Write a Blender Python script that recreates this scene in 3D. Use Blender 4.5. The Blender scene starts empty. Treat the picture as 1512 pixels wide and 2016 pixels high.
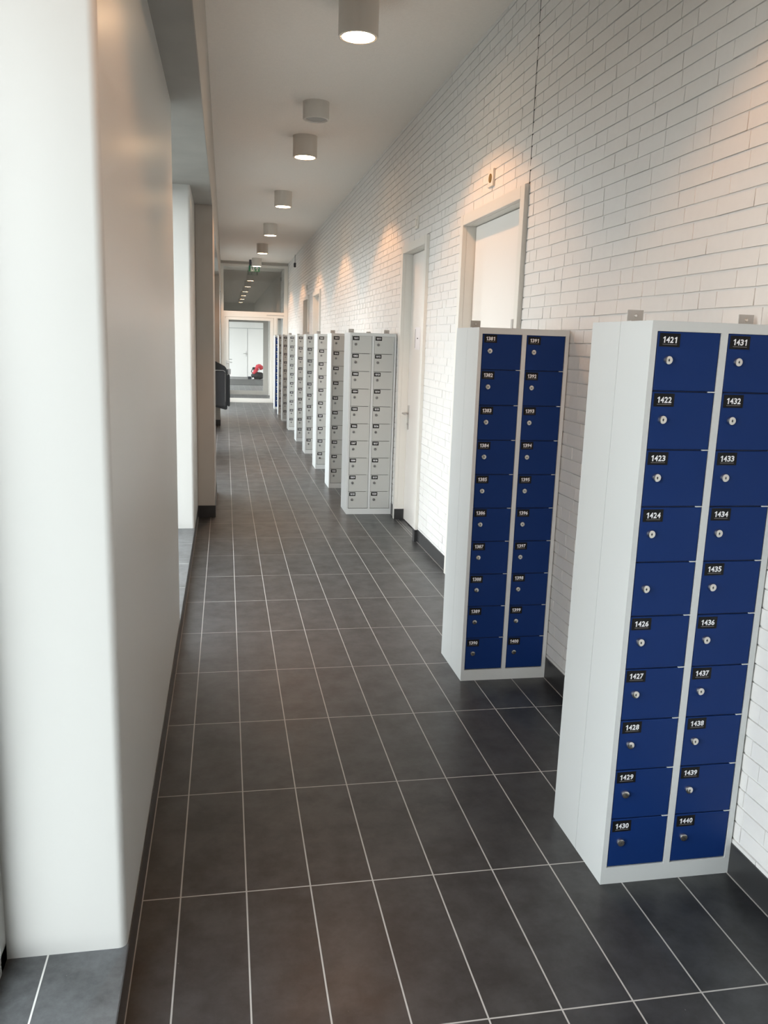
import bpy, bmesh, math, random
from mathutils import Vector, Matrix
random.seed(7)
S = bpy.context.scene
COL = S.collection

# ------------------------------------------------------------------ camera
cam_d = bpy.data.cameras.new('camera')
cam = bpy.data.objects.new('camera', cam_d); COL.objects.link(cam)
cam_d.sensor_fit = 'AUTO'; cam_d.sensor_width = 36.0
cam_d.lens = 1639.55 / 2016 * 36.0
cam_d.clip_start = 0.02; cam_d.clip_end = 300
r = Vector((0.98248664, -0.18350677, 0.03233061))
u = Vector((0.00543405, 0.20165378, 0.97944179))
w = Vector((0.18625379, 0.96211279, -0.19911933))
M = Matrix((( r.x, u.x, -w.x, 0), (r.y, u.y, -w.y, 0), (r.z, u.z, -w.z, 1.7127), (0, 0, 0, 1)))
cam.matrix_world = M
S.camera = cam

# ------------------------------------------------------------------ world, exposure
SKY = 7.3
LAMP_W = 105.0
DISC = 30.0
EXPO = 0.22
S.view_settings.view_transform = 'Standard'
S.view_settings.look = 'None'
S.view_settings.gamma = 1.0
S.view_settings.exposure = EXPO
try: S.view_settings.use_curve_mapping = False
except Exception: pass
wd = bpy.data.worlds.new('overcast_sky'); S.world = wd; wd.use_nodes = True
nt = wd.node_tree; nt.nodes.clear()
wo = nt.nodes.new('ShaderNodeOutputWorld'); bg = nt.nodes.new('ShaderNodeBackground')
tc = nt.nodes.new('ShaderNodeTexCoord'); sx = nt.nodes.new('ShaderNodeSeparateXYZ')
rp = nt.nodes.new('ShaderNodeValToRGB')
rp.color_ramp.elements[0].position = 0.0; rp.color_ramp.elements[0].color = (0.78, 0.82, 0.82, 1)
rp.color_ramp.elements[1].position = 0.8; rp.color_ramp.elements[1].color = (0.80, 0.88, 0.92, 1)
nt.links.new(tc.outputs['Generated'], sx.inputs[0]); nt.links.new(sx.outputs['Z'], rp.inputs[0])
nt.links.new(rp.outputs[0], bg.inputs[0]); bg.inputs[1].default_value = SKY
nt.links.new(bg.outputs[0], wo.inputs[0])

def portal(name, loc, sx_, sy_, rot):
    l = bpy.data.lights.new(name, 'AREA'); l.shape = 'RECTANGLE'; l.size = sx_; l.size_y = sy_
    l.cycles.is_portal = True
    o = bpy.data.objects.new(name, l); o.location = loc; o.rotation_euler = rot; COL.objects.link(o)
# window bays of the left wall: (y0, y1)
BAYS = [(0.0, 2.03), (4.73, 7.10), (9.45, 11.75), (13.4, 15.82), (19.5, 22.85)]
ZSOF, ZL = 2.88, 0.11           # beam soffit, ledge top
XG = -0.60                      # glazing plane
for a, b in BAYS:
    portal('window_portal', (XG - 0.06, (a + b) / 2, (ZSOF + ZL) / 2), ZSOF - ZL, b - a, (0, -math.pi / 2, 0))
portal('hall_portal', (-2.35, 33, 1.6), 2.8, 8.0, (0, -math.pi / 2, 0))

# ------------------------------------------------------------------ materials
def new_mat(name):
    m = bpy.data.materials.new(name); m.use_nodes = True
    b = m.node_tree.nodes['Principled BSDF']; return m, m.node_tree, b
def plain(name, col, rough=0.5, metal=0.0, spec=None, noise=0.0, nscale=8.0, bump=0.0, bscale=200.0):
    m, t, b = new_mat(name)
    b.inputs['Base Color'].default_value = (*col, 1); b.inputs['Roughness'].default_value = rough
    b.inputs['Metallic'].default_value = metal
    if spec is not None: b.inputs['Specular IOR Level'].default_value = spec
    if noise or bump: co = t.nodes.new('ShaderNodeTexCoord')
    if noise:
        n = t.nodes.new('ShaderNodeTexNoise'); n.inputs['Scale'].default_value = nscale; n.inputs['Detail'].default_value = 5
        t.links.new(co.outputs['Object'], n.inputs['Vector'])
        mx = t.nodes.new('ShaderNodeMix'); mx.data_type = 'RGBA'
        mx.inputs[6].default_value = (*[c * (1 - noise) for c in col], 1)
        mx.inputs[7].default_value = (*[min(1, c * (1 + noise)) for c in col], 1)
        t.links.new(n.outputs[0], mx.inputs[0]); t.links.new(mx.outputs[2], b.inputs['Base Color'])
    if bump:
        n2 = t.nodes.new('ShaderNodeTexNoise'); n2.inputs['Scale'].default_value = bscale; n2.inputs['Detail'].default_value = 3
        t.links.new(co.outputs['Object'], n2.inputs['Vector'])
        bp = t.nodes.new('ShaderNodeBump'); bp.inputs['Strength'].default_value = bump; bp.inputs['Distance'].default_value = 0.002
        t.links.new(n2.outputs[0], bp.inputs['Height']); t.links.new(bp.outputs[0], b.inputs['Normal'])
    return m
def emit(name, col, s):
    m = bpy.data.materials.new(name); m.use_nodes = True; t = m.node_tree; t.nodes.clear()
    e = t.nodes.new('ShaderNodeEmission'); e.inputs[0].default_value = (*col, 1); e.inputs[1].default_value = s
    o = t.nodes.new('ShaderNodeOutputMaterial'); t.links.new(e.outputs[0], o.inputs[0]); return m
def glass(name, tint=(1, 1, 1), refl=1.0):
    m = bpy.data.materials.new(name); m.use_nodes = True; t = m.node_tree; t.nodes.clear()
    tr = t.nodes.new('ShaderNodeBsdfTransparent'); tr.inputs[0].default_value = (*tint, 1)
    gl = t.nodes.new('ShaderNodeBsdfGlossy'); gl.inputs['Roughness'].default_value = 0.0
    fr = t.nodes.new('ShaderNodeFresnel'); fr.inputs[0].default_value = 1.5
    mu = t.nodes.new('ShaderNodeMath'); mu.operation = 'MULTIPLY'; mu.inputs[1].default_value = refl; mu.use_clamp = True
    mx = t.nodes.new('ShaderNodeMixShader'); o = t.nodes.new('ShaderNodeOutputMaterial')
    t.links.new(fr.outputs[0], mu.inputs[0]); t.links.new(mu.outputs[0], mx.inputs[0])
    t.links.new(tr.outputs[0], mx.inputs[1]); t.links.new(gl.outputs[0], mx.inputs[2]); t.links.new(mx.outputs[0], o.inputs[0])
    return m
def tile_mat(name, x0, tw, y0, tl, base, grout, gw=0.0045, rough=0.33):
    """rectangular floor tiles laid on world axes, pale grout joints"""
    m, t, b = new_mat(name); N = t.nodes.new; L = t.links.new
    co = N('ShaderNodeTexCoord'); sp = N('ShaderNodeSeparateXYZ'); L(co.outputs['Object'], sp.inputs[0])
    def math_(op, a, c=None, v=None):
        n = N('ShaderNodeMath'); n.operation = op
        if hasattr(a, 'type'): L(a, n.inputs[0])
        else: n.inputs[0].default_value = a
        if c is not None:
            if hasattr(c, 'type'): L(c, n.inputs[1])
            else: n.inputs[1].default_value = c
        return n.outputs[0]
    def axis(sock, o, p):
        q = math_('DIVIDE', math_('SUBTRACT', sock, o), p)
        fl = math_('FLOOR', q); f = math_('SUBTRACT', q, fl)
        d = math_('MINIMUM', f, math_('SUBTRACT', 1.0, f))
        return math_('MULTIPLY', d, p), fl
    dx, ix = axis(sp.outputs['X'], x0, tw); dy, iy = axis(sp.outputs['Y'], y0, tl)
    d = math_('MINIMUM', dx, dy)
    mr = N('ShaderNodeMapRange'); mr.inputs[1].default_value = gw * 0.42; mr.inputs[2].default_value = gw * 0.6
    L(d, mr.inputs[0])
    # tile tone by cell
    cv = N('ShaderNodeCombineXYZ'); L(ix, cv.inputs[0]); L(iy, cv.inputs[1])
    wn = N('ShaderNodeTexWhiteNoise'); L(cv.outputs[0], wn.inputs[0])
    n1 = N('ShaderNodeTexNoise'); n1.inputs['Scale'].default_value = 7; n1.inputs['Detail'].default_value = 8; n1.inputs['Roughness'].default_value = 0.7
    L(co.outputs['Object'], n1.inputs['Vector']); b.inputs['Specular IOR Level'].default_value = 0.2; cwm = N('ShaderNodeMapRange'); cwm.inputs[1].default_value = 0.38; cwm.inputs[2].default_value = 0.62; cwm.inputs[3].default_value = 0.72; cwm.inputs[4].default_value = 1.0; L(n1.outputs[0], cwm.inputs[0]); L(cwm.outputs[0], b.inputs['Coat Weight']); b.inputs['Coat Roughness'].default_value = 0.58; b.inputs['Coat IOR'].default_value = 1.6
    s = math_('ADD', math_('MULTIPLY', wn.outputs[0], 0.25), math_('SUBTRACT', math_('MULTIPLY', n1.outputs[0], 2.6), 0.95))
    mx = N('ShaderNodeMix'); mx.data_type = 'RGBA'; L(s, mx.inputs[0]); mx.clamp_factor = True
    mx.inputs[6].default_value = (*[c * 0.45 for c in base], 1); mx.inputs[7].default_value = (*[c * 1.7 for c in base], 1)
    # sparse pale specks and scuffs
    n3 = N('ShaderNodeTexNoise'); n3.inputs['Scale'].default_value = 90; n3.inputs['Detail'].default_value = 2; L(co.outputs['Object'], n3.inputs['Vector'])
    sr = N('ShaderNodeMapRange'); sr.inputs[1].default_value = 0.78; sr.inputs[2].default_value = 0.84; L(n3.outputs[0], sr.inputs[0])
    ms = N('ShaderNodeMix'); ms.data_type = 'RGBA'; L(sr.outputs[0], ms.inputs[0]); L(mx.outputs[2], ms.inputs[6]); ms.inputs[7].default_value = (0.3, 0.3, 0.3, 1)
    mg = N('ShaderNodeMix'); mg.data_type = 'RGBA'; L(mr.outputs[0], mg.inputs[0]); mg.inputs[6].default_value = (*grout, 1); L(ms.outputs[2], mg.inputs[7])
    L(mg.outputs[2], b.inputs['Base Color'])
    n2 = N('ShaderNodeTexNoise'); n2.inputs['Scale'].default_value = 5; n2.inputs['Detail'].default_value = 6; L(co.outputs['Object'], n2.inputs['Vector'])
    rr = N('ShaderNodeMapRange'); rr.inputs[1].default_value = 0.3; rr.inputs[2].default_value = 0.7; rr.inputs[3].default_value = rough - 0.03; rr.inputs[4].default_value = rough + 0.05
    L(n2.outputs[0], rr.inputs[0]); L(rr.outputs[0], b.inputs['Roughness'])
    n4 = N('ShaderNodeTexNoise'); n4.inputs['Scale'].default_value = 260; L(co.outputs['Object'], n4.inputs['Vector'])
    h = math_('ADD', mr.outputs[0], math_('MULTIPLY', n4.outputs[0], 0.12))
    bp = N('ShaderNodeBump'); bp.inputs['Strength'].default_value = 0.35; bp.inputs['Distance'].default_value = 0.001
    L(h, bp.inputs['Height']); L(bp.outputs[0], b.inputs['Normal'])
    return m

MAT = {}
MAT['floor'] = tile_mat('charcoal_floor_tile', -0.1455, 0.2023, 2.3698, 0.6023, (0.0105, 0.0118, 0.0138), (0.36, 0.35, 0.335), rough=0.33)
MAT['ledge'] = tile_mat('charcoal_sill_tile', -0.465, 0.2023, 2.365, 0.5978, (0.050, 0.054, 0.058), (0.50, 0.50, 0.48))
MAT['skirt'] = plain('black_skirting_tile', (0.030, 0.030, 0.031), 0.35, noise=0.2)
MAT['brick'] = plain('white_painted_brick', (0.74, 0.73, 0.71), 0.55, noise=0.03, nscale=30, bump=0.25, bscale=70)
MAT['ceiling'] = plain('sprayed_ceiling_plaster', (0.84, 0.79, 0.735), 0.85, noise=0.05, nscale=60, bump=0.9, bscale=130)
MAT['concrete'] = plain('grey_beam_concrete', (0.36, 0.35, 0.325), 0.8, noise=0.16, nscale=3.5, bump=0.3, bscale=40)
MAT['upper'] = plain('painted_upper_wall', (0.44, 0.41, 0.375), 0.7, noise=0.05, nscale=6)
MAT['column'] = plain('glossy_cream_panel', (0.57, 0.57, 0.55), 0.29, bump=0.12, bscale=9)
MAT['white'] = plain('white_wall_paint', (0.80, 0.79, 0.76), 0.5, noise=0.02)
MAT['pier'] = plain('beige_plaster_pier', (0.44, 0.405, 0.365), 0.6, noise=0.04)
MAT['frame'] = plain('cream_frame_paint', (0.74, 0.72, 0.67), 0.38)
MAT['frame2'] = plain('grey_beige_frame_paint', (0.42, 0.40, 0.36), 0.4)
MAT['grout'] = plain('pale_floor_grout', (0.36, 0.35, 0.335), 0.7)
MAT['door'] = plain('cream_door_laminate', (0.78, 0.75, 0.71), 0.4)
MAT['alu'] = plain('grey_window_frame', (0.33, 0.34, 0.33), 0.4)
MAT['steel'] = plain('brushed_steel', (0.62, 0.61, 0.60), 0.3, 1.0)
MAT['galv'] = plain('galvanised_bracket', (0.50, 0.49, 0.47), 0.45, 0.7)
MAT['chrome'] = plain('chrome_lock', (0.70, 0.68, 0.65), 0.22, 1.0)
MAT['dullock'] = plain('dull_lock', (0.25, 0.25, 0.25), 0.4, 0.6)
MAT['slot'] = plain('dark_key_slot', (0.03, 0.03, 0.03), 0.6)
MAT['body'] = plain('light_grey_locker_steel', (0.62, 0.64, 0.635), 0.42)
MAT['blue'] = plain('royal_blue_locker_door', (0.005, 0.028, 0.14), 0.5, spec=0.18, bump=0.06, bscale=500)
MAT['bluedark'] = plain('blue_gap', (0.004, 0.010, 0.05), 0.6)
MAT['greydoor'] = plain('grey_locker_door', (0.50, 0.51, 0.49), 0.42)
MAT['greygap'] = plain('grey_gap', (0.035, 0.035, 0.035), 0.7)
MAT['plate'] = plain('black_number_plate', (0.008, 0.008, 0.009), 0.5, spec=0.2)
MAT['digit'] = plain('white_digits', (0.85, 0.86, 0.88), 0.5)
MAT['line'] = plain('grey_underline', (0.30, 0.28, 0.27), 0.5)
MAT['lampbody'] = plain('white_lamp_housing', (0.66, 0.62, 0.57), 0.5)
MAT['disc'] = emit('warm_lamp_disc', (1.0, 0.66, 0.38), DISC)
MAT['glass'] = glass('clear_window_glass')
MAT['glassdark'] = glass('transom_glass', (0.86, 0.86, 0.82), 6.0)
MAT['green'] = plain('exit_sign_green', (0.02, 0.20, 0.11), 0.4)
MAT['signwhite'] = plain('exit_sign_white', (0.85, 0.87, 0.9), 0.4)
MAT['brass'] = plain('brass_disc', (0.30, 0.19, 0.05), 0.4, 0.6)
MAT['black'] = plain('black_plastic', (0.012, 0.014, 0.018), 0.42)
MAT['slate'] = plain('slate_grey_plastic', (0.075, 0.080, 0.092), 0.55, spec=0.3)
MAT['palegrey'] = plain('pale_grey_trim', (0.5, 0.52, 0.55), 0.4)
MAT['bag'] = plain('black_nylon', (0.014, 0.013, 0.013), 0.7, bump=0.5, bscale=40)
MAT['red'] = plain('red_cloth', (0.50, 0.035, 0.05), 0.75, bump=0.5, bscale=40)
MAT['mat'] = plain('dark_floor_mat', (0.07, 0.07, 0.065), 0.9, noise=0.2, nscale=80)
MAT['paper'] = plain('paper_notice', (0.82, 0.80, 0.82), 0.6)
MAT['ink'] = plain('dark_ink', (0.08, 0.07, 0.07), 0.6)
MAT['ground'] = plain('outdoor_paving', (0.16, 0.165, 0.155), 0.9, noise=0.1)
MAT['grille'] = plain('speaker_grille', (0.40, 0.40, 0.385), 0.6, bump=1.0, bscale=300)

# ------------------------------------------------------------------ mesh helpers
class MB:
    def __init__(s): s.v = []; s.f = []; s.m = []; s.mats = []
    def mi(s, mat):
        mat = MAT[mat] if isinstance(mat, str) else mat
        if mat not in s.mats: s.mats.append(mat)
        return s.mats.index(mat)
    def poly(s, pts, mat):
        n = len(s.v); s.v += [tuple(p) for p in pts]; s.f.append(list(range(n, n + len(pts)))); s.m.append(s.mi(mat)); return s
    def box(s, x0, x1, y0, y1, z0, z1, mat):
        n = len(s.v); k = s.mi(mat)
        s.v += [(x0, y0, z0), (x1, y0, z0), (x1, y1, z0), (x0, y1, z0), (x0, y0, z1), (x1, y0, z1), (x1, y1, z1), (x0, y1, z1)]
        for f in ((0, 3, 2, 1), (4, 5, 6, 7), (0, 1, 5, 4), (1, 2, 6, 5), (2, 3, 7, 6), (3, 0, 4, 7)):
            s.f.append([n + i for i in f]); s.m.append(k)
        return s
    def prism(s, pts, axis, a, b, mat):
        """extrude a 2D outline along an axis; pts are in the two other axes in order"""
        def P(p, t):
            if axis == 0: return (t, p[0], p[1])
            if axis == 1: return (p[0], t, p[1])
            return (p[0], p[1], t)
        n = len(s.v); N = len(pts); k = s.mi(mat)
        s.v += [P(p, a) for p in pts] + [P(p, b) for p in pts]
        s.f.append([n + i for i in range(N)]); s.m.append(k)
        s.f.append([n + N + i for i in reversed(range(N))]); s.m.append(k)
        for i in range(N):
            j = (i + 1) % N; s.f.append([n + i, n + j, n + N + j, n + N + i]); s.m.append(k)
        return s
    def lathe(s, prof, c, axis, mat, seg=32, mats=None):
        """prof: list of (radius, height) along axis, from start to end"""
        def P(r_, h, t):
            a, b = r_ * math.cos(t), r_ * math.sin(t)
            if axis == 2: return (c[0] + a, c[1] + b, c[2] + h)
            if axis == 1: return (c[0] + a, c[1] + h, c[2] + b)
            return (c[0] + h, c[1] + a, c[2] + b)
        n = len(s.v)
        for r_, h in prof:
            for i in range(seg): s.v.append(P(r_, h, 2 * math.pi * i / seg))
        for k in range(len(prof) - 1):
            mm = s.mi(mats[k] if mats else mat)
            for i in range(seg):
                j = (i + 1) % seg
                s.f.append([n + k * seg + i, n + k * seg + j, n + (k + 1) * seg + j, n + (k + 1) * seg + i]); s.m.append(mm)
        return s
    def tube(s, pts, rad, mat, seg=10):
        pts = [Vector(p) for p in pts]; n = len(s.v); k = s.mi(mat)
        for i, p in enumerate(pts):
            d = (pts[min(i + 1, len(pts) - 1)] - pts[max(i - 1, 0)]).normalized()
            a = d.orthogonal().normalized() if i == 0 else (a - d * a.dot(d)).normalized()
            b = d.cross(a)
            for q in range(seg):
                t = 2 * math.pi * q / seg; s.v.append(tuple(p + a * math.cos(t) * rad + b * math.sin(t) * rad))
        for i in range(len(pts) - 1):
            for q in range(seg):
                q2 = (q + 1) % seg
                s.f.append([n + i * seg + q, n + i * seg + q2, n + (i + 1) * seg + q2, n + (i + 1) * seg + q]); s.m.append(k)
        s.f.append([n + q for q in reversed(range(seg))]); s.m.append(k)
        s.f.append([n + (len(pts) - 1) * seg + q for q in range(seg)]); s.m.append(k)
        return s
    def mesh(s, name, bevel=0, seg=2, smooth=False, fix=True):
        me = bpy.data.meshes.new(name); me.from_pydata(s.v, [], s.f)
        for m in s.mats: me.materials.append(m)
        me.polygons.foreach_set('material_index', s.m)
        bm = bmesh.new(); bm.from_mesh(me)
        if fix: bmesh.ops.recalc_face_normals(bm, faces=bm.faces)
        if bevel:
            es = [e for e in bm.edges if e.is_manifold and e.calc_face_angle(0) > 0.6]
            bmesh.ops.bevel(bm, geom=es, offset=bevel, segments=seg, affect='EDGES', clamp_overlap=True)
        if smooth:
            for f in bm.faces: f.smooth = True
            for e in bm.edges:
                if e.is_manifold and e.calc_face_angle(0) > 0.7: e.smooth = False
        bm.to_mesh(me); bm.free(); me.update(); return me
    def build(s, name, parent=None, loc=(0, 0, 0), **k):
        return link(name, s.mesh(name, **k), parent, loc)
def link(name, me, parent=None, loc=(0, 0, 0)):
    o = bpy.data.objects.new(name, me); COL.objects.link(o); o.location = loc
    if parent: o.parent = parent
    return o
def tag(o, label, cat, group=None, kind=None):
    o['label'] = label; o['category'] = cat
    if group: o['group'] = group
    if kind: o['kind'] = kind
    return o
def empty(name, loc, label=None, cat=None, group=None, kind=None):
    o = bpy.data.objects.new(name, None); COL.objects.link(o); o.location = loc; o.empty_display_size = 0.1
    if label: tag(o, label, cat, group, kind)
    return o
def struct(o): o['kind'] = 'structure'; return o

# ------------------------------------------------------------------ shell
XW, XS = 1.660, 1.6535          # brick face, skirting face of the right wall
XC, XP = -0.265, -0.108         # column face, upper wall / pier face on the left
ZC = 3.69; YB, YE, YV, YH = -3.6, 23.1, 26.2, 38.3
struct(MB().box(XC - 0.02, XW + 0.3, YB, YH + 0.2, -0.12, 0, 'floor').build('floor'))
struct(MB().box(-2.3, XC - 0.02, YE + 0.1, YH + 0.2, -0.12, -0.0005, 'floor').build('floor'))
struct(MB().box(XP - 0.05, XW + 0.3, YB, YV + 0.1, ZC, ZC + 0.15, 'ceiling').build('ceiling'))
struct(MB().box(-2.3, XW + 0.3, YV + 0.1, YH + 0.2, 2.9, 3.05, 'white').build('ceiling'))
struct(MB().box(XC - 0.4, XW + 0.3, YB - 0.15, YB, 0, ZC, 'concrete').build('wall_back'))
# tiled window ledge with its black riser
struct(MB().box(-0.66, XC, YB, YE, -0.1, ZL, 'ledge').build('trim_1'))
struct(MB().box(XC + 0.0005, XC + 0.0035, YB, 8.07, 0, ZL + 0.001, 'skirt').build('baseboard_left'))
struct(MB().box(XC + 0.0005, XC + 0.0035, 9.42, 16.79, 0, ZL + 0.001, 'skirt').build('baseboard_left'))
struct(MB().box(XC + 0.0005, XC + 0.0035, 18.22, YE - 0.06, 0, ZL + 0.001, 'skirt').build('baseboard_left'))
# beam over the glazing: concrete soffit below, painted side above
bm_ = MB().box(-0.75, XP - 0.004, YB, YE, ZSOF, ZC + 0.1, 'concrete')
bm_.box(XP - 0.004, XP, YB, YE, ZSOF + 0.004, ZC, 'upper')
struct(bm_.build('wall_left'))
# closed cream panels between the window bays (rounded vertical corners)
def rounded(x0, x1, y0, y1, rad, n=6):
    pts = []
    for cx, cy, a0 in ((x1 - rad, y0 + rad, -90), (x1 - rad, y1 - rad, 0)):
        for i in range(n + 1):
            a = math.radians(a0 + 90 * i / n); pts.append((cx + rad * math.cos(a), cy + rad * math.sin(a)))
    return [(x0, y0)] + pts + [(x0, y1)]
for a, b in ((YB, 0.0), (2.03, 4.73), (7.10, 9.45), (11.75, 13.4), (15.82, 19.5)):
    b2 = MB().prism(rounded(-0.64, XC - 0.001, a, b, 0.022), 2, ZL, ZSOF, 'column')
    struct(b2.build('wall_left', smooth=True))
# plaster piers that step out into the corridor, with black base
for a, b in ((8.08, 9.41), (16.8, 18.2)):
    struct(MB().box(XC, XP, a, b, 0, ZSOF, 'pier').build('wall_left', bevel=0.003))
    struct(MB().box(XC + 0.002, XP + 0.008, a - 0.008, b + 0.008, 0, 0.115, 'skirt').build('baseboard_left'))
struct(MB().box(-0.62, XP - 0.02, 22.85, YE, ZL, ZSOF, 'white').build('wall_left'))
# windows
for k, (a, b) in enumerate(BAYS):
    t = struct(empty('window_%d' % (k + 1), (XG, (a + b) / 2, ZL)))
    f = MB(); c = (a + b) / 2; H = ZSOF - ZL; h2 = (b - a) / 2
    for (y0, y1, z0, z1) in ((-h2, -h2 + 0.06, 0, H), (h2 - 0.06, h2, 0, H), (-h2, h2, 0, 0.055), (-h2, h2, H - 0.06, H)):
        f.box(-0.035, 0.035, y0, y1, z0, z1, 'alu')
    n = max(1, round((b - a) / 2.6))
    for i in range(1, n): f.box(-0.03, 0.03, -h2 + i * (b - a) / n - 0.03, -h2 + i * (b - a) / n + 0.03, 0, H, 'alu')
    f.build('window_frame', t, bevel=0.004)
    MB().poly([(0, -h2 + 0.05, 0.05), (0, h2 - 0.05, 0.05), (0, h2 - 0.05, H - 0.05), (0, -h2 + 0.05, H - 0.05)], 'glass').build('glass_pane', t)
struct(MB().box(-40, -0.75, -30, 60, -0.4, -0.15, 'ground').build('ground'))

# ---- right wall: painted brick, every course and brick modelled
DOORS = [(4.65, 5.96, 4.72, 5.89), (6.98, 7.99, 7.045, 7.92), (15.06, 16.25, 15.13, 16.18), (17.18, 18.30, 17.25, 18.23)]
ZF, ZO = 2.60, 2.53             # frame outer / opening height
def brick_wall(x, ya, yb):
    b = MB(); co = 0.062; rec = 0.0062; k = b.mi('brick'); nz = int(ZC / co) + 1
    rn = random.Random(3)
    spans_all = []
    def spans(z0, z1):
        cuts = [(d[0], d[1]) for d in DOORS if z0 < ZF - 0.005]
        out = []; y = ya
        for c0, c1 in cuts:
            if c0 > y: out.append((y, c0))
            y = c1
        out.append((y, yb)); return out
    def quad(p): 
        n = len(b.v); b.v += p; b.f.append([n, n + 1, n + 2, n + 3]); b.m.append(k)
    for i in range(nz):
        z0 = i * co; z1 = min(z0 + co, ZC)
        if z1 - z0 < 0.015: continue
        for s0, s1 in spans(z0, z1):
            # course joint line (wavy): bottom of bricks
            quad([(x + rec, s0, z0), (x + rec, s1, z0), (x + rec, s1, z1), (x + rec, s0, z1)])
            ys = [s0]; y = math.floor(s0 / 0.2155) * 0.2155 + (0.108 if i % 2 else 0) + rn.choice((0, 0.054)) 
            while y < s1 - 0.05:
                if y > s0 + 0.05: ys.append(y)
                y += rn.choice((0.2155, 0.2155, 0.2155, 0.2155, 0.108)) + rn.uniform(-0.004, 0.004)
            ys.append(s1)
            jl = [rn.uniform(-0.0018, 0.0016) for _ in range(len(ys))]
            for q in range(len(ys) - 1):
                a, c = ys[q] + 0.0017, ys[q + 1] - 0.0017
                zb = z0 + 0.0070; o1, o2 = jl[q], jl[q + 1]
                dx = rn.uniform(-0.0012, 0.0012); tl = rn.uniform(-0.001, 0.0015)
                xf0, xf1 = x + dx - tl, x + dx + tl   # bottom leans out a touch
                A = (xf0, a, zb + o1); B = (xf0, c, zb + o2); C = (xf1, c, z1); D = (xf1, a, z1)
                quad([A, B, C, D])
                quad([(x + rec, a, zb + o1), (x + rec, c, zb + o2), B, A])
                quad([D, C, (x + rec, c, z1), (x + rec, a, z1)])
                # shallow filled perpend
                if q < len(ys) - 2:
                    e = ys[q + 1] + 0.0017
                    xr = x + rn.choice((0.0008, 0.0016, 0.0024, 0.0036))
                    quad([(xr, c, zb + o2), (xr, e, zb + o2), (xr, e, z1), (xr, c, z1)])
                    quad([(xf0, c, zb + o2), (xr, c, zb + o2), (xr, c, z1), (xf1, c, z1)])
                    quad([(xr, e, zb + o2), (x - 0.0004, e, zb + o2), (x - 0.0004, e, z1), (xr, e, z1)])
    # backing that closes the wall and lines the door recesses
    y = ya
    for d in DOORS:
        b.box(x + rec + 0.001, x + 0.25, y, d[2], 0, ZC, 'white')
        b.box(x + rec + 0.001, x + 0.25, d[2], d[3], ZO, ZC, 'white')
        b.box(x + 0.16, x + 0.25, d[2], d[3], 0, ZO, 'white'); y = d[3]
    b.box(x + rec + 0.001, x + 0.25, y, yb, 0, ZC, 'white')
    return b
w_ = brick_wall(XW, YB, YH)
struct(w_.build('wall_right', fix=False))
struct(MB().box(XW - 0.001, XW + 0.004, 4.6535, 4.6575, 2.6, ZC, 'slot').build('trim_2'))   # open movement joint
# right skirting
y = YB
for a, b, c, d in DOORS:
    struct(MB().box(XS, XW + 0.004, y, a, 0, 0.11, 'skirt').build('baseboard_right'))
    y = b
struct(MB().box(XS, XW + 0.004, y, YE, 0, 0.11, 'skirt').build('baseboard_right'))
struct(MB().box(XS - 0.0045, XS, YB, YE, 0, 0.0006, 'grout').build('trim_3'))
struct(MB().box(XC + 0.0035, XC + 0.0065, YB, 8.07, 0, 0.0006, 'grout').build('trim_4'))
# doors in the right wall
XF = 1.634
for k, (a, b, c, d) in enumerate(DOORS):
    t = struct(empty('door_%d' % (k + 1), (XF, (c + d) / 2, 0))); o = (c + d) / 2
    f = MB()
    f.box(0, XW - XF + 0.004, a - o, c - o, 0.0, ZF, 'frame'); f.box(0, XW - XF + 0.004, d - o, b - o, 0.0, ZF, 'frame')
    f.box(0, XW - XF + 0.004, c - o, d - o, ZO, ZF, 'frame')
    f.box(XW - XF + 0.004, 0.12, c - o - 0.02, c - o + 0.001, 0, ZO, 'frame'); f.box(XW - XF + 0.004, 0.12, d - o - 0.001, d - o + 0.02, 0, ZO, 'frame')
    f.box(XW - XF + 0.004, 0.12, c - o, d - o, ZO - 0.001, ZO + 0.02, 'frame')
    f.build('door_frame', t, bevel=0.002)
    lf = MB().box(0.096, 0.136, c - o + 0.005, d - o - 0.005, 0.008, ZO - 0.005, 'door').build('door_leaf', t, bevel=0.002)
    for s0, s1 in ((c - o, c - o + 0.007), (d - o - 0.007, d - o)):
        MB().box(0.0, 0.095, s0, s1, 0, 0.105, 'skirt').build('reveal_skirting', t)
    MB().box(-0.006, 0.02, a - o - 0.006, c - o + 0.002, 0, 0.105, 'skirt').build('frame_plinth', t)
    hy = d - o - 0.065
    h = MB().box(0.088, 0.096, hy - 0.02, hy + 0.02, 0.90, 1.13, 'steel')
    h.tube([(0.09, hy, 1.055), (0.045, hy, 1.055), (0.038, hy - 0.01, 1.055), (0.038, hy - 0.12, 1.055)], 0.0095, 'steel')
    h.lathe([(0.0, -0.006), (0.011, -0.006), (0.011, 0)], (0.088, hy, 0.955), 0, 'steel', 14)
    h.build('door_handle', t, smooth=True)
# paper notice on the second door
pn = empty('paper_notice', (XF + 0.0945, 7.60, 1.76), 'white paper notice stuck on the narrow cream door behind the first grey locker', 'notice')
MB().box(0, 0.001, -0.11, 0.10, -0.10, 0.10, 'paper').build('sheet', pn)
MB().box(-0.0008, 0, 0.085, 0.094, -0.085, 0.085, 'ink').box(-0.0008, 0, -0.03, 0.015, -0.004, 0.006, 'ink').build('printing', pn)
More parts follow.
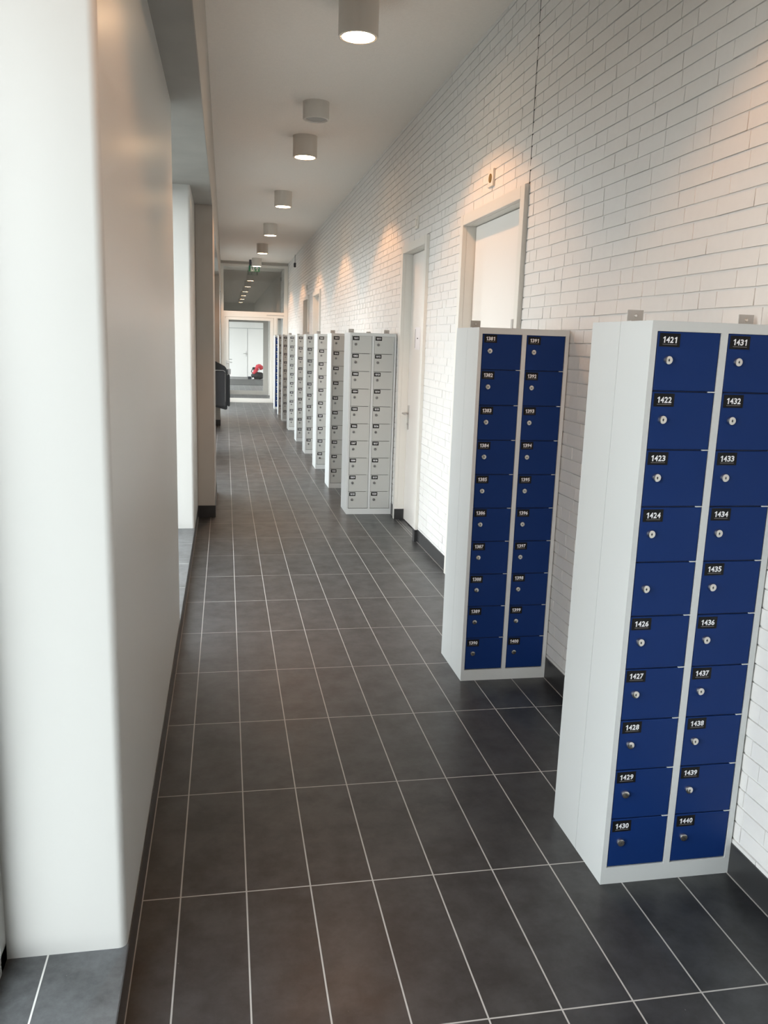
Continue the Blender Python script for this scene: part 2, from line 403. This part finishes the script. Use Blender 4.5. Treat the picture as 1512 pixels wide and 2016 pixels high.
# small plates above doors
for i, (yy, zz, lab) in enumerate(((5.345, 2.748, 'white wall plate with a brass disc above the nearest door frame'),
                      (7.45, 2.748, 'small white plate on the bricks above the door behind the grey lockers'),
                      (15.55, 2.79, 'small white plate above the nearer of the two far doors'),
                      (17.69, 2.77, 'small white plate above the farthest door in the brick wall'))):
    t = empty('wall_plate', (XW, yy, zz), lab, 'wall plate', 'plates above the doors')
    MB().box(-0.014, 0.003, -0.055, 0.055, -0.052, 0.052, 'frame').build('plate', t, bevel=0.003)
    MB().lathe([(0.0, -0.004), (0.026, -0.004), (0.028, 0.0)], (-0.014, 0.0, 0.0), 0, 'brass' if i == 0 else 'frame', 24).build('disc' , t, smooth=True)
t = empty('cable_outlet', (XW, 20.6, 3.45), 'small dark fitting high on the far brick wall just below the ceiling', 'fitting')
MB().box(-0.05, 0.004, -0.04, 0.04, -0.05, 0.05, 'slate').build('case', t, bevel=0.008)
MB().tube([(-0.02, 0, 0.04), (-0.02, 0, 0.235)], 0.006, 'slate').build('cable', t)

# ------------------------------------------------------------------ ceiling lamps
LX = 0.79
def lamp_meshes():
    h = MB().lathe([(0.0, 0), (0.12, 0), (0.12, -0.196), (0.1185, -0.2), (0.109, -0.2), (0.108, -0.198), (0.108, -0.192)], (0, 0, 0), 2, 'lampbody', 48)
    ri = MB().lathe([(0.108, -0.186), (0.104, -0.1985), (0.1, -0.1985), (0.1, -0.186)], (0, 0, 0), 2, 'lampbody', 48)
    d = MB().lathe([(0.0, -0.2005), (0.06, -0.2), (0.1, -0.1985)], (0, 0, 0), 2, 'disc', 40)
    return h.mesh('housing', smooth=True), ri.mesh('rim', smooth=True), d.mesh('lens', smooth=True)
lm = lamp_meshes()
LY = [1.72, 5.38, 8.83, 12.08, 15.43, 18.68, 22.02]
names = [None, 'largest and nearest white cylinder lamp hanging from the ceiling, lit warm',
 'lit cylinder lamp on the ceiling just beyond the unlit ceiling speaker', 'third lit cylinder lamp from the camera along the ceiling',
 'fourth lit cylinder lamp from the camera along the ceiling', 'fifth lit cylinder lamp, next to last before the exit sign', 'farthest lit cylinder lamp, in front of the exit sign']
for i, yy in enumerate(LY):
    t = empty('ceiling_lamp', (LX, yy, ZC), names[i] or 'lit cylinder ceiling lamp overhead, above the frame of the photo', 'ceiling lamp', 'cylinder lamps along the ceiling')
    link('housing', lm[0], t); link('rim', lm[1], t); link('lens', lm[2], t)
    l = bpy.data.lights.new('lamp_beam', 'SPOT'); l.energy = LAMP_W; l.color = (1.0, 0.47, 0.20)
    l.spot_size = math.radians(120); l.spot_blend = 0.3; l.shadow_soft_size = 0.07
    l.use_nodes = True; lt = l.node_tree; em = lt.nodes['Emission']      # reflector throws more light sideways than straight down
    c_ = lt.nodes.new('ShaderNodeTexCoord'); z_ = lt.nodes.new('ShaderNodeSeparateXYZ'); a_ = lt.nodes.new('ShaderNodeMath'); a_.operation = 'ABSOLUTE'
    m_ = lt.nodes.new('ShaderNodeMapRange'); m_.inputs[1].default_value = 0.5; m_.inputs[2].default_value = 0.95; m_.inputs[3].default_value = 1.15; m_.inputs[4].default_value = 0.16
    lt.links.new(c_.outputs['Normal'], z_.inputs[0]); lt.links.new(z_.outputs['Z'], a_.inputs[0]); lt.links.new(a_.outputs[0], m_.inputs[0]); lt.links.new(m_.outputs[0], em.inputs['Strength'])
    s = bpy.data.objects.new('lamp_beam', l); COL.objects.link(s); s.parent = t; s.location = (0, 0, -0.21)
t = empty('ceiling_speaker', (LX - 0.02, 7.60, ZC), 'unlit short white ceiling cylinder with a round grille between two lit lamps', 'ceiling speaker')
MB().lathe([(0.0, 0), (0.112, 0), (0.112, -0.135), (0.108, -0.14), (0.097, -0.14), (0.094, -0.132), (0.088, -0.13)], (0, 0, 0), 2, 'lampbody', 40).build('housing', t, smooth=True)
MB().lathe([(0.0, -0.133), (0.05, -0.132), (0.09, -0.128)], (0, 0, 0), 2, 'grille', 40).build('grille', t, smooth=True)

# ------------------------------------------------------------------ digits
def digit_mesh(ch):
    cu = bpy.data.curves.new('digit', 'FONT'); cu.body = ch; cu.size = 1.0; cu.offset = 0.03; cu.resolution_u = 3
    o = bpy.data.objects.new('digit', cu); COL.objects.link(o)
    dg = bpy.context.evaluated_depsgraph_get(); me = bpy.data.meshes.new_from_object(o.evaluated_get(dg))
    vs = [(v.co.x, v.co.y) for v in me.vertices]; fs = [list(p.vertices) for p in me.polygons]
    x0 = min(v[0] for v in vs); x1 = max(v[0] for v in vs); y0 = min(v[1] for v in vs); y1 = max(v[1] for v in vs)
    bpy.data.objects.remove(o); bpy.data.curves.remove(cu); bpy.data.meshes.remove(me)
    return [((v[0] - x0), (v[1] - y0) / (y1 - y0)) for v in vs], fs, x1 - x0
DIG = {c: digit_mesh(c) for c in '0123456789'}
DIG['1'] = ([(0.22, 0), (0.42, 0), (0.42, 1.0), (0.26, 1.0), (0.22, 0.74), (0.02, 0.80), (0.02, 0.64)], [[0, 1, 2, 3, 4], [3, 5, 6, 4]], 0.46)
def plate_mesh(num, small=False):
    """black plate with white digits and a thin underline, local origin at its top-left, facing -Y"""
    W_, H_ = 0.064, 0.038
    b = MB().box(0, W_, -0.0009, 0, -H_, 0, 'plate')
    k = b.mi('digit'); x = 0.0085; hgt = 0.0175; zb = -0.0270
    for ch in num:
        vs, fs, wd_ = DIG[ch]; cw = 0.0108; sc = cw / wd_ if ch != '1' else 0.0185
        off = (cw - wd_ * sc) / 2; n = len(b.v)
        b.v += [(x + off + v[0] * sc + v[1] * 0.0008, -0.0012, zb + v[1] * hgt) for v in vs]
        for f in fs: b.f.append([n + q for q in f]); b.m.append(k)
        x += 0.0120
    b.box(0.0105, 0.0555, -0.0012, -0.0009, -0.0318, -0.0308, 'line')
    return b.mesh('number_plate', fix=False)

# ------------------------------------------------------------------ lockers
LW, LD, LH = 0.460, 0.200, 1.800
ROW = 0.1711; ZT = 1.7705
C0 = [0.018, 0.2405]; CW = 0.2005
def body_mesh(gap, front=True):
    b = MB(); g = 'body'; y1 = LD - 0.001
    b.box(0, 0.0175, 0, y1, 0, LH, g); b.box(LW - 0.0185, LW, 0, y1, 0, LH, g)
    b.box(0.0175, LW - 0.0185, 0, y1, LH - 0.029, LH, g); b.box(0.0175, LW - 0.0185, 0, y1, 0, 0.0585, g)
    b.box(0.2185, 0.2405, 0, y1, 0.0585, LH - 0.029, g)
    for c in C0:
        b.box(c, c + CW, 0.016, y1, 0.0585, LH - 0.029, gap)
        for i in range(1, 10):
            z = ZT - i * ROW
            b.box(c + CW - 0.022, c + CW, 0.0005, 0.016, z + 0.0002, z + 0.0032, g)
            b.box(c, c + CW - 0.022, 0.006, 0.016, z + 0.0005, z + 0.0029, gap)
    return b.mesh('body')
DOOR_ME = {m: MB().box(0.0030, CW - 0.0026, 0.0012, 0.0135, -ROW + 0.0038, -0.0004, m).mesh('door', bevel=0.0012, seg=1) for m in ('blue', 'greydoor')}
def lock_mesh(mat):
    b = MB().lathe([(0.0135, 0), (0.0135, -0.0035), (0.0115, -0.009), (0.0095, -0.0098), (0.0028, -0.0098), (0.0022, -0.0085), (0.0, -0.0085)], (0, 0, 0), 1, mat, 24,
                   mats=[mat, mat, mat, mat, 'slot', 'slot'])
    b.box(-0.0008, 0.0008, -0.0102, -0.0085, -0.0045, 0.0045, 'slot')
    return b.mesh('lock', smooth=True)
LOCK_ME = {'chrome': lock_mesh('chrome'), 'dullock': lock_mesh('dullock')}
BODY_ME = {g: body_mesh(g) for g in ('bluedark', 'greygap')}
REAR_ME = MB().box(0, LW, 0.0, LD - 0.016, 0, LH, 'body').box(0, 0.0175, LD - 0.016, LD, 0, LH, 'body').box(LW - 0.0185, LW, LD - 0.016, LD, 0, LH, 'body').box(
    0.0175, LW - 0.0185, LD - 0.016, LD, LH - 0.029, LH, 'body').box(0.0175, LW - 0.0185, LD - 0.016, LD, 0, 0.0585, 'body').box(0.2185, 0.2405, LD - 0.016, LD, 0.0585, LH - 0.029, 'body').mesh('body')
def bracket_mesh(w_=0.052, h_=0.036):
    b = MB()
    b.box(0, w_, -0.0015, 0.0015, -0.002, h_, 'galv'); b.box(0, w_, -0.03, -0.0015, 0.0, 0.003, 'galv')
    b.lathe([(0.0, -0.0045), (0.004, -0.0045), (0.0055, -0.0015)], (w_ * 0.52, 0.0, h_ * 0.52), 1, 'chrome', 14)
    return b.mesh('bracket')
BR = bracket_mesh(); BRL = bracket_mesh(0.044, 0.014)
MISSING = {1425}
CAB = [  # y, x, first number, blue?, brackets (x, edge-on), label
 (2.2443, 1.194, 1421, True, [(0.018, 0), (0.395, 0)], 'nearest tall locker with royal blue doors numbered 1421 to 1440'),
 (3.9224, 1.194, 1381, True, [(0.012, 0), (0.218, 1)], 'second locker with dark blue doors numbered 1381 to 1400'),
 (8.1755, 1.192, 1001, False, [(0.012, 0), (0.19, 2), (0.37, 0)], 'nearest grey door locker numbered 1001 to 1020, both door columns in view'),
 (9.692, 1.197, 1041, False, [(0.012, 0)], 'grey door locker numbered from 1041, directly behind the nearest grey one'),
 (11.203, 1.195, 1081, False, [(0.012, 0)], 'grey door locker numbered from 1081, third grey one in the row'),
 (12.749, 1.193, 1121, False, [(0.012, 0)], 'grey door locker numbered from 1121, fourth grey one in the row'),
 (14.313, 1.190, 1161, False, [(0.012, 2)], 'grey door locker numbered from 1161, fifth grey one in the row'),
 (16.152, 1.187, 1201, False, [(0.012, 0)], 'grey door locker numbered from 1201, sixth grey one, left side in shade'),
 (17.931, 1.187, 1241, False, [(0.012, 2)], 'grey door locker numbered from 1241, seventh grey one, left side in shade'),
 (19.388, 1.192, 1281, False, [(0.012, 2)], 'farthest grey door locker, just in front of the far blue one'),
 (21.019, 1.197, 1321, True, [(0.012, 2)], 'farthest locker of all, narrow strip of blue doors before the end glazing'),
]
jr = random.Random(11)
for (yy, xx, n0, blue, brs, lab) in CAB:
    grp = 'lockers with numbered doors facing the camera'
    t = empty('locker_cabinet', (xx, yy, 0), lab, 'locker', grp)
    link('body', BODY_ME['bluedark' if blue else 'greygap'], t)
    for c in range(2):
        for i in range(10):
            d = link('door', DOOR_ME['blue' if blue else 'greydoor'], t, (C0[c], 0, ZT - i * ROW))
            link('lock', LOCK_ME['chrome' if blue else 'dullock'], d, (0.039, 0.0012, -0.0805))
            num = n0 + c * 10 + i
            if num in MISSING: continue
            p_ = link('number_plate', plate_mesh(str(num)), d, (0.0085 + jr.uniform(-0.0022, 0.0022), 0.0012, -0.0045 + jr.uniform(-0.0018, 0.0014)))
            p_.rotation_euler = (0, jr.uniform(-0.015, 0.015), 0)
    for bx, kind in brs:
        o = link('bracket', BRL if kind == 2 else BR, t, (bx, LD - 0.003 if kind != 1 else LD - 0.05, LH))
        if kind == 1: o.rotation_euler = (0, 0, math.radians(84)); o.scale = (0.8, 1, 1.35)
    t2 = empty('locker_cabinet', (xx, yy + LD + 0.001, 0), 'rear locker turned away, back to back behind the locker numbered from %d' % n0, 'locker', 'rear lockers standing back to back behind the numbered ones')
    link('body', REAR_ME, t2)

# ------------------------------------------------------------------ end glazing with door
def framebox(b, x0, x1, z0, z1, d0=-0.03, d1=0.03, m='frame'): b.box(x0, x1, d0, d1, z0, z1, m)
t = struct(empty('window_7', (0, YE, 0)))
f = MB()
framebox(f, XP - 0.002, -0.035, 0, 3.615); framebox(f, 1.555, XW - 0.002, 0, 3.615); framebox(f, -0.035, 1.555, 3.555, 3.615)
framebox(f, -0.035, 1.555, 2.262, 2.41); framebox(f, XP, XW - 0.002, 3.615, ZC, -0.02, 0.02, 'upper')
framebox(f, -0.035, 0.006, 0, 2.262); framebox(f, 1.285, 1.365, 0, 2.262); framebox(f, -0.035, 1.555, 0, 0.012)
framebox(f, 1.365, 1.555, 0.0, 0.10, -0.022, 0.022); framebox(f, 1.365, 1.39, 0.1, 2.262, -0.022, 0.022); framebox(f, 1.53, 1.555, 0.1, 2.262, -0.022, 0.022)
f.build('window_frame', t, bevel=0.004)
MB().box(1.095, 1.555, -0.036, -0.03, 2.325, 2.337, 'alu').build('frame_slot', t)
MB().poly([(-0.035, 0.01, 2.41), (1.555, 0.01, 2.41), (1.555, 0.01, 3.555), (-0.035, 0.01, 3.555)], 'glassdark').build('glass_pane', t)
MB().poly([(1.39, 0.0, 0.1), (1.53, 0.0, 0.1), (1.53, 0.0, 2.262), (1.39, 0.0, 2.262)], 'glass').build('glass_pane', t)
def glazed_door(name, x0, x1, Y, hdr, gx0, gx1, gz0, gz1, m='frame'):
    t = struct(empty(name, (x0, Y, 0))); f = MB()
    w1 = x1 - x0
    framebox(f, 0.004, gx0 - x0, 0.015, hdr, -0.028, 0.028, m); framebox(f, gx1 - x0, w1 - 0.004, 0.015, hdr, -0.028, 0.028, m)
    framebox(f, gx0 - x0, gx1 - x0, 0.015, gz0, -0.028, 0.028, m); framebox(f, gx0 - x0, gx1 - x0, gz1, hdr, -0.028, 0.028, m)
    f.build('door_frame', t, bevel=0.004)
    MB().poly([(gx0 - x0, 0, gz0), (gx1 - x0, 0, gz0), (gx1 - x0, 0, gz1), (gx0 - x0, 0, gz1)], 'glass').build('glass_pane', t)
    h = MB(); hx = 0.035
    for s in (-1, 1):
        h.box(hx - 0.014, hx + 0.014, s * 0.028, s * 0.034, 1.0, 1.12, 'steel')
        h.tube([(hx, s * 0.03, 1.065), (hx, s * 0.075, 1.065), (hx + 0.012, s * 0.082, 1.065), (hx + 0.135, s * 0.082, 1.065)], 0.010, 'steel')
    h.box(hx - 0.014, hx + 0.014, -0.033, -0.028, 0.90, 0.985, 'steel')
    h.build('door_handle', t, smooth=True)
glazed_door('door_5', 0.008, 1.283, YE, 2.258, 0.092, 1.19, 0.115, 2.183)
# second glazed partition behind the vestibule
t = struct(empty('window_8', (0, YV, 0)))
f = MB(); framebox(f, -0.4, 0.03, 0, 2.28); framebox(f, 1.30, XW + 0.2, 0, 2.28); framebox(f, 0.03, 1.30, 2.25, 2.28, m='frame2')
f.build('window_frame', t, bevel=0.004)
glazed_door('door_6', 0.032, 1.298, YV, 2.248, 0.118, 1.14, 0.135, 2.185, 'frame2')
struct(MB().box(-0.8, XW + 0.2, YV - 0.08, YV + 0.12, 2.28, ZC, 'upper').build('wall_vestibule'))
struct(MB().box(-0.5, XP, YE + 0.05, YV - 0.1, 0, ZL, 'white').box(-0.5, XP, YE + 0.05, YV - 0.1, 2.3, ZC, 'white').box(-0.5, XP, YE + 0.05, YE + 0.4, ZL, 2.3, 'white').box(-0.5, XP, YV - 0.45, YV - 0.1, ZL, 2.3, 'white').build('wall_vestibule'))
t = struct(empty('window_6', (-0.45, 24.6, ZL)))  # unseen window, added to let daylight brighten the vestibule
f = MB()
for (y0, y1, z0, z1) in ((-1.13, -1.07, 0, 2.19), (1.07, 1.13, 0, 2.19), (-1.13, 1.13, 0, 0.06), (-1.13, 1.13, 2.13, 2.19)): f.box(-0.03, 0.03, y0, y1, z0, z1, 'alu')
f.build('window_frame', t, bevel=0.004)
MB().poly([(0, -1.1, 0.05), (0, 1.1, 0.05), (0, 1.1, 2.15), (0, -1.1, 2.15)], 'glass').build('glass_pane', t)
portal('vestibule_portal', (-0.52, 24.6, 1.2), 2.2, 2.2, (0, -math.pi / 2, 0))
# hall beyond
struct(MB().box(-2.3, XW + 0.3, YH, YH + 0.15, 0, 2.95, 'white').build('wall_hall'))
struct(MB().box(-2.3, -2.2, YV + 0.2, 28.5, 0, 2.95, 'white').build('wall_hall'))
t = struct(empty('door_7', (0.17, YH, 0)))
MB().box(-0.02, 1.62, -0.004, 0.0, 0, 2.15, 'alu').build('door_gap', t)
MB().box(0, 0.795, -0.03, 0.0, 0.01, 2.13, 'white').build('door_leaf', t, bevel=0.003)
MB().box(0.815, 1.60, -0.03, 0.0, 0.01, 2.13, 'white').build('door_leaf', t, bevel=0.003)
h = MB().box(0.735, 0.765, -0.037, -0.03, 0.92, 1.14, 'steel'); h.tube([(0.75, -0.035, 1.04), (0.75, -0.08, 1.04), (0.63, -0.085, 1.04)], 0.011, 'steel'); h.build('door_handle', t, smooth=True)
mt = MB().box(-1.6, 1.6, 31.7, 36.0, 0, 0.012, 'mat').build('floor_mat'); tag(mt, 'wide dark entrance mat on the hall floor beyond the glass doors', 'mat')

# ------------------------------------------------------------------ exit sign
t = empty('exit_sign', (0.745, 22.5, 3.47), 'green and white emergency exit sign hanging at the end of the corridor', 'exit sign')
MB().box(-0.14, 0.14, -0.018, 0.018, -0.075, 0.075, 'green').build('sign_box', t, bevel=0.003)
MB().box(-0.13, -0.07, -0.02, 0.02, 0.075, 0.22, 'slate').build('mount', t)
fg = MB()
for s, ys in ((1, -0.0195), (-1, 0.0195)):
    q = lambda pts, m: fg.poly([(s * p[0], ys + (-0.0006 if s > 0 else 0.0006) * (m == 'green'), p[1]) for p in pts], m)
    q([(-0.09, -0.066), (-0.012, -0.066), (-0.012, 0.066), (-0.09, 0.066)], 'signwhite')
    q([(0.0, -0.066), (0.009, -0.066), (0.009, 0.066), (0.0, 0.066)], 'signwhite')
    # running figure
    q([(-0.052 + 0.011 * math.cos(k * math.pi / 5), 0.045 + 0.011 * math.sin(k * math.pi / 5)) for k in range(10)], 'green')
    q([(-0.066, 0.030), (-0.044, 0.034), (-0.036, -0.004), (-0.054, -0.010)], 'green')
    q([(-0.044, 0.032), (-0.022, 0.012), (-0.026, 0.006), (-0.046, 0.018)], 'green')
    q([(-0.064, 0.030), (-0.084, 0.012), (-0.080, 0.006), (-0.060, 0.016)], 'green')
    q([(-0.046, -0.004), (-0.026, -0.030), (-0.026, -0.058), (-0.034, -0.058), (-0.036, -0.034), (-0.054, -0.012)], 'green')
    q([(-0.054, -0.006), (-0.066, -0.036), (-0.086, -0.044), (-0.084, -0.052), (-0.060, -0.044), (-0.046, -0.014)], 'green')
    # arrow up
    ax = 0.075
    q([(ax - 0.010, -0.055), (ax + 0.010, -0.055), (ax + 0.010, 0.05), (ax - 0.010, 0.05)], 'signwhite')
    q([(ax - 0.048, 0.002), (ax - 0.030, -0.006), (ax + 0.008, 0.05), (ax, 0.064)], 'signwhite')
    q([(ax + 0.048, 0.002), (ax + 0.030, -0.006), (ax - 0.008, 0.05), (ax, 0.064)], 'signwhite')
fg.build('pictogram', t, fix=False)

# ------------------------------------------------------------------ dark wall bin by the far pier
BY = 16.62
t = empty('waste_bin', (-0.07, BY, 0.36), 'black wall-mounted bin with sloped lid beside the left pier before the end doors', 'bin')
MB().prism([(-0.20, 0.09), (0.055, 0.03), (0.065, 0.05), (0.065, 0.665), (0.04, 0.72), (-0.20, 0.72)], 1, -0.20, -0.02, 'slate').build('bin_body', t, bevel=0.008)
MB().prism([(-0.20, 0.09), (-0.20, 0.055), (0.07, -0.012), (0.10, -0.005), (0.105, 0.05), (0.105, 0.70), (0.09, 0.77), (0.06, 0.81), (-0.02, 0.855), (-0.12, 0.905), (-0.20, 0.93),
     (-0.20, 0.725), (0.04, 0.725), (0.068, 0.67), (0.068, 0.055)], 1, -0.215, -0.01, 'black').build('lid', t, bevel=0.006)
MB().tube([(-0.19, -0.21, 0.735), (0.02, -0.21, 0.735), (0.05, -0.21, 0.725), (0.068, -0.21, 0.70)], 0.008, 'palegrey').build('trim_strip', t)
MB().box(0.105, 0.155, -0.19, -0.03, 0.05, 0.66, 'black').build('side_pocket', t, bevel=0.012)
MB().lathe([(0, 0), (0.035, 0), (0.038, 0.03), (0.038, 0.10), (0.0, 0.105)], (0.135, -0.11, 0.66), 2, 'palegrey', 20).build('cup', t, smooth=True)
MB().box(-0.17, -0.05, -0.02, BY * 0 + 0.18, 0.25, 0.65, 'black').build('wall_bracket', t)

# ------------------------------------------------------------------ bag and jacket at the hall wall
def blob(name, pts, mat, parent, res=0.035, seed=1):
    """soft lumpy cloth/bag form: icospheres merged by remesh, creased by noise"""
    bm2 = bmesh.new()
    for (x, y, z, rx, ry, rz) in pts:
        mtx = Matrix.Translation((x, y, z)) @ Matrix.Diagonal((rx, ry, rz, 1))
        bmesh.ops.create_icosphere(bm2, subdivisions=3, radius=1, matrix=mtx)
    me = bpy.data.meshes.new(name); bm2.to_mesh(me); bm2.free()
    o = bpy.data.objects.new(name, me); COL.objects.link(o)
    m = o.modifiers.new('r', 'REMESH'); m.mode = 'VOXEL'; m.voxel_size = res * 0.5
    tx = bpy.data.textures.new(name, 'CLOUDS'); tx.noise_scale = 0.07
    d = o.modifiers.new('d', 'DISPLACE'); d.texture = tx; d.strength = 0.05
    dg = bpy.context.evaluated_depsgraph_get(); me2 = bpy.data.meshes.new_from_object(o.evaluated_get(dg))
    bpy.data.objects.remove(o); me2.materials.clear(); me2.materials.append(MAT[mat])
    for p in me2.polygons: p.use_smooth = True
    me2.name = name
    return link(name, me2, parent)
t = empty('backpack', (1.36, 36.6, 0.0), 'black bag lying against the white hall wall beyond the glass doors', 'bag')
blob('bag_body', [(-0.05, 0, 0.16, 0.22, 0.16, 0.16), (0.10, 0.03, 0.15, 0.17, 0.14, 0.15), (-0.10, 0.0, 0.38, 0.09, 0.10, 0.12), (-0.17, 0, 0.46, 0.07, 0.06, 0.05)], 'bag', t)
MB().tube([(-0.2, -0.1, 0.25), (-0.27, -0.12, 0.32), (-0.22, -0.08, 0.42), (-0.15, -0.06, 0.5)], 0.02, 'bag').build('strap', t, smooth=True)
t = empty('jacket', (1.33, 36.5, 0.33), 'red jacket draped over the black bag beyond the glass doors', 'jacket')
blob('jacket_body', [(0.08, -0.04, 0.22, 0.14, 0.12, 0.09), (0.0, -0.10, 0.13, 0.09, 0.08, 0.11), (-0.06, -0.12, 0.02, 0.075, 0.06, 0.08), (-0.13, -0.12, -0.06, 0.07, 0.05, 0.05), (0.17, -0.02, 0.17, 0.10, 0.10, 0.10)], 'red', t)
MB().tube([(0.06, -0.19, -0.02), (0.09, -0.2, 0.08), (0.07, -0.19, 0.14)], 0.016, 'palegrey').build('cord', t, smooth=True)
t = MB().box(-0.07, 0.07, -0.05, 0.05, 0, 0.115, 'slate').box(-0.06, 0.06, -0.052, -0.05, 0.02, 0.09, 'black').build('small_case', None, (1.02, 36.5, 0), bevel=0.006)
tag(t, 'small dark box on the hall floor left of the black bag', 'box')
t = blob('white_shoe', [(0, 0, 0.03, 0.03, 0.07, 0.028), (0, 0.035, 0.05, 0.026, 0.035, 0.03)], 'white', None); t.location = (1.17, 36.3, 0)
tag(t, 'small white shoe on the hall floor against the black bag', 'shoe')
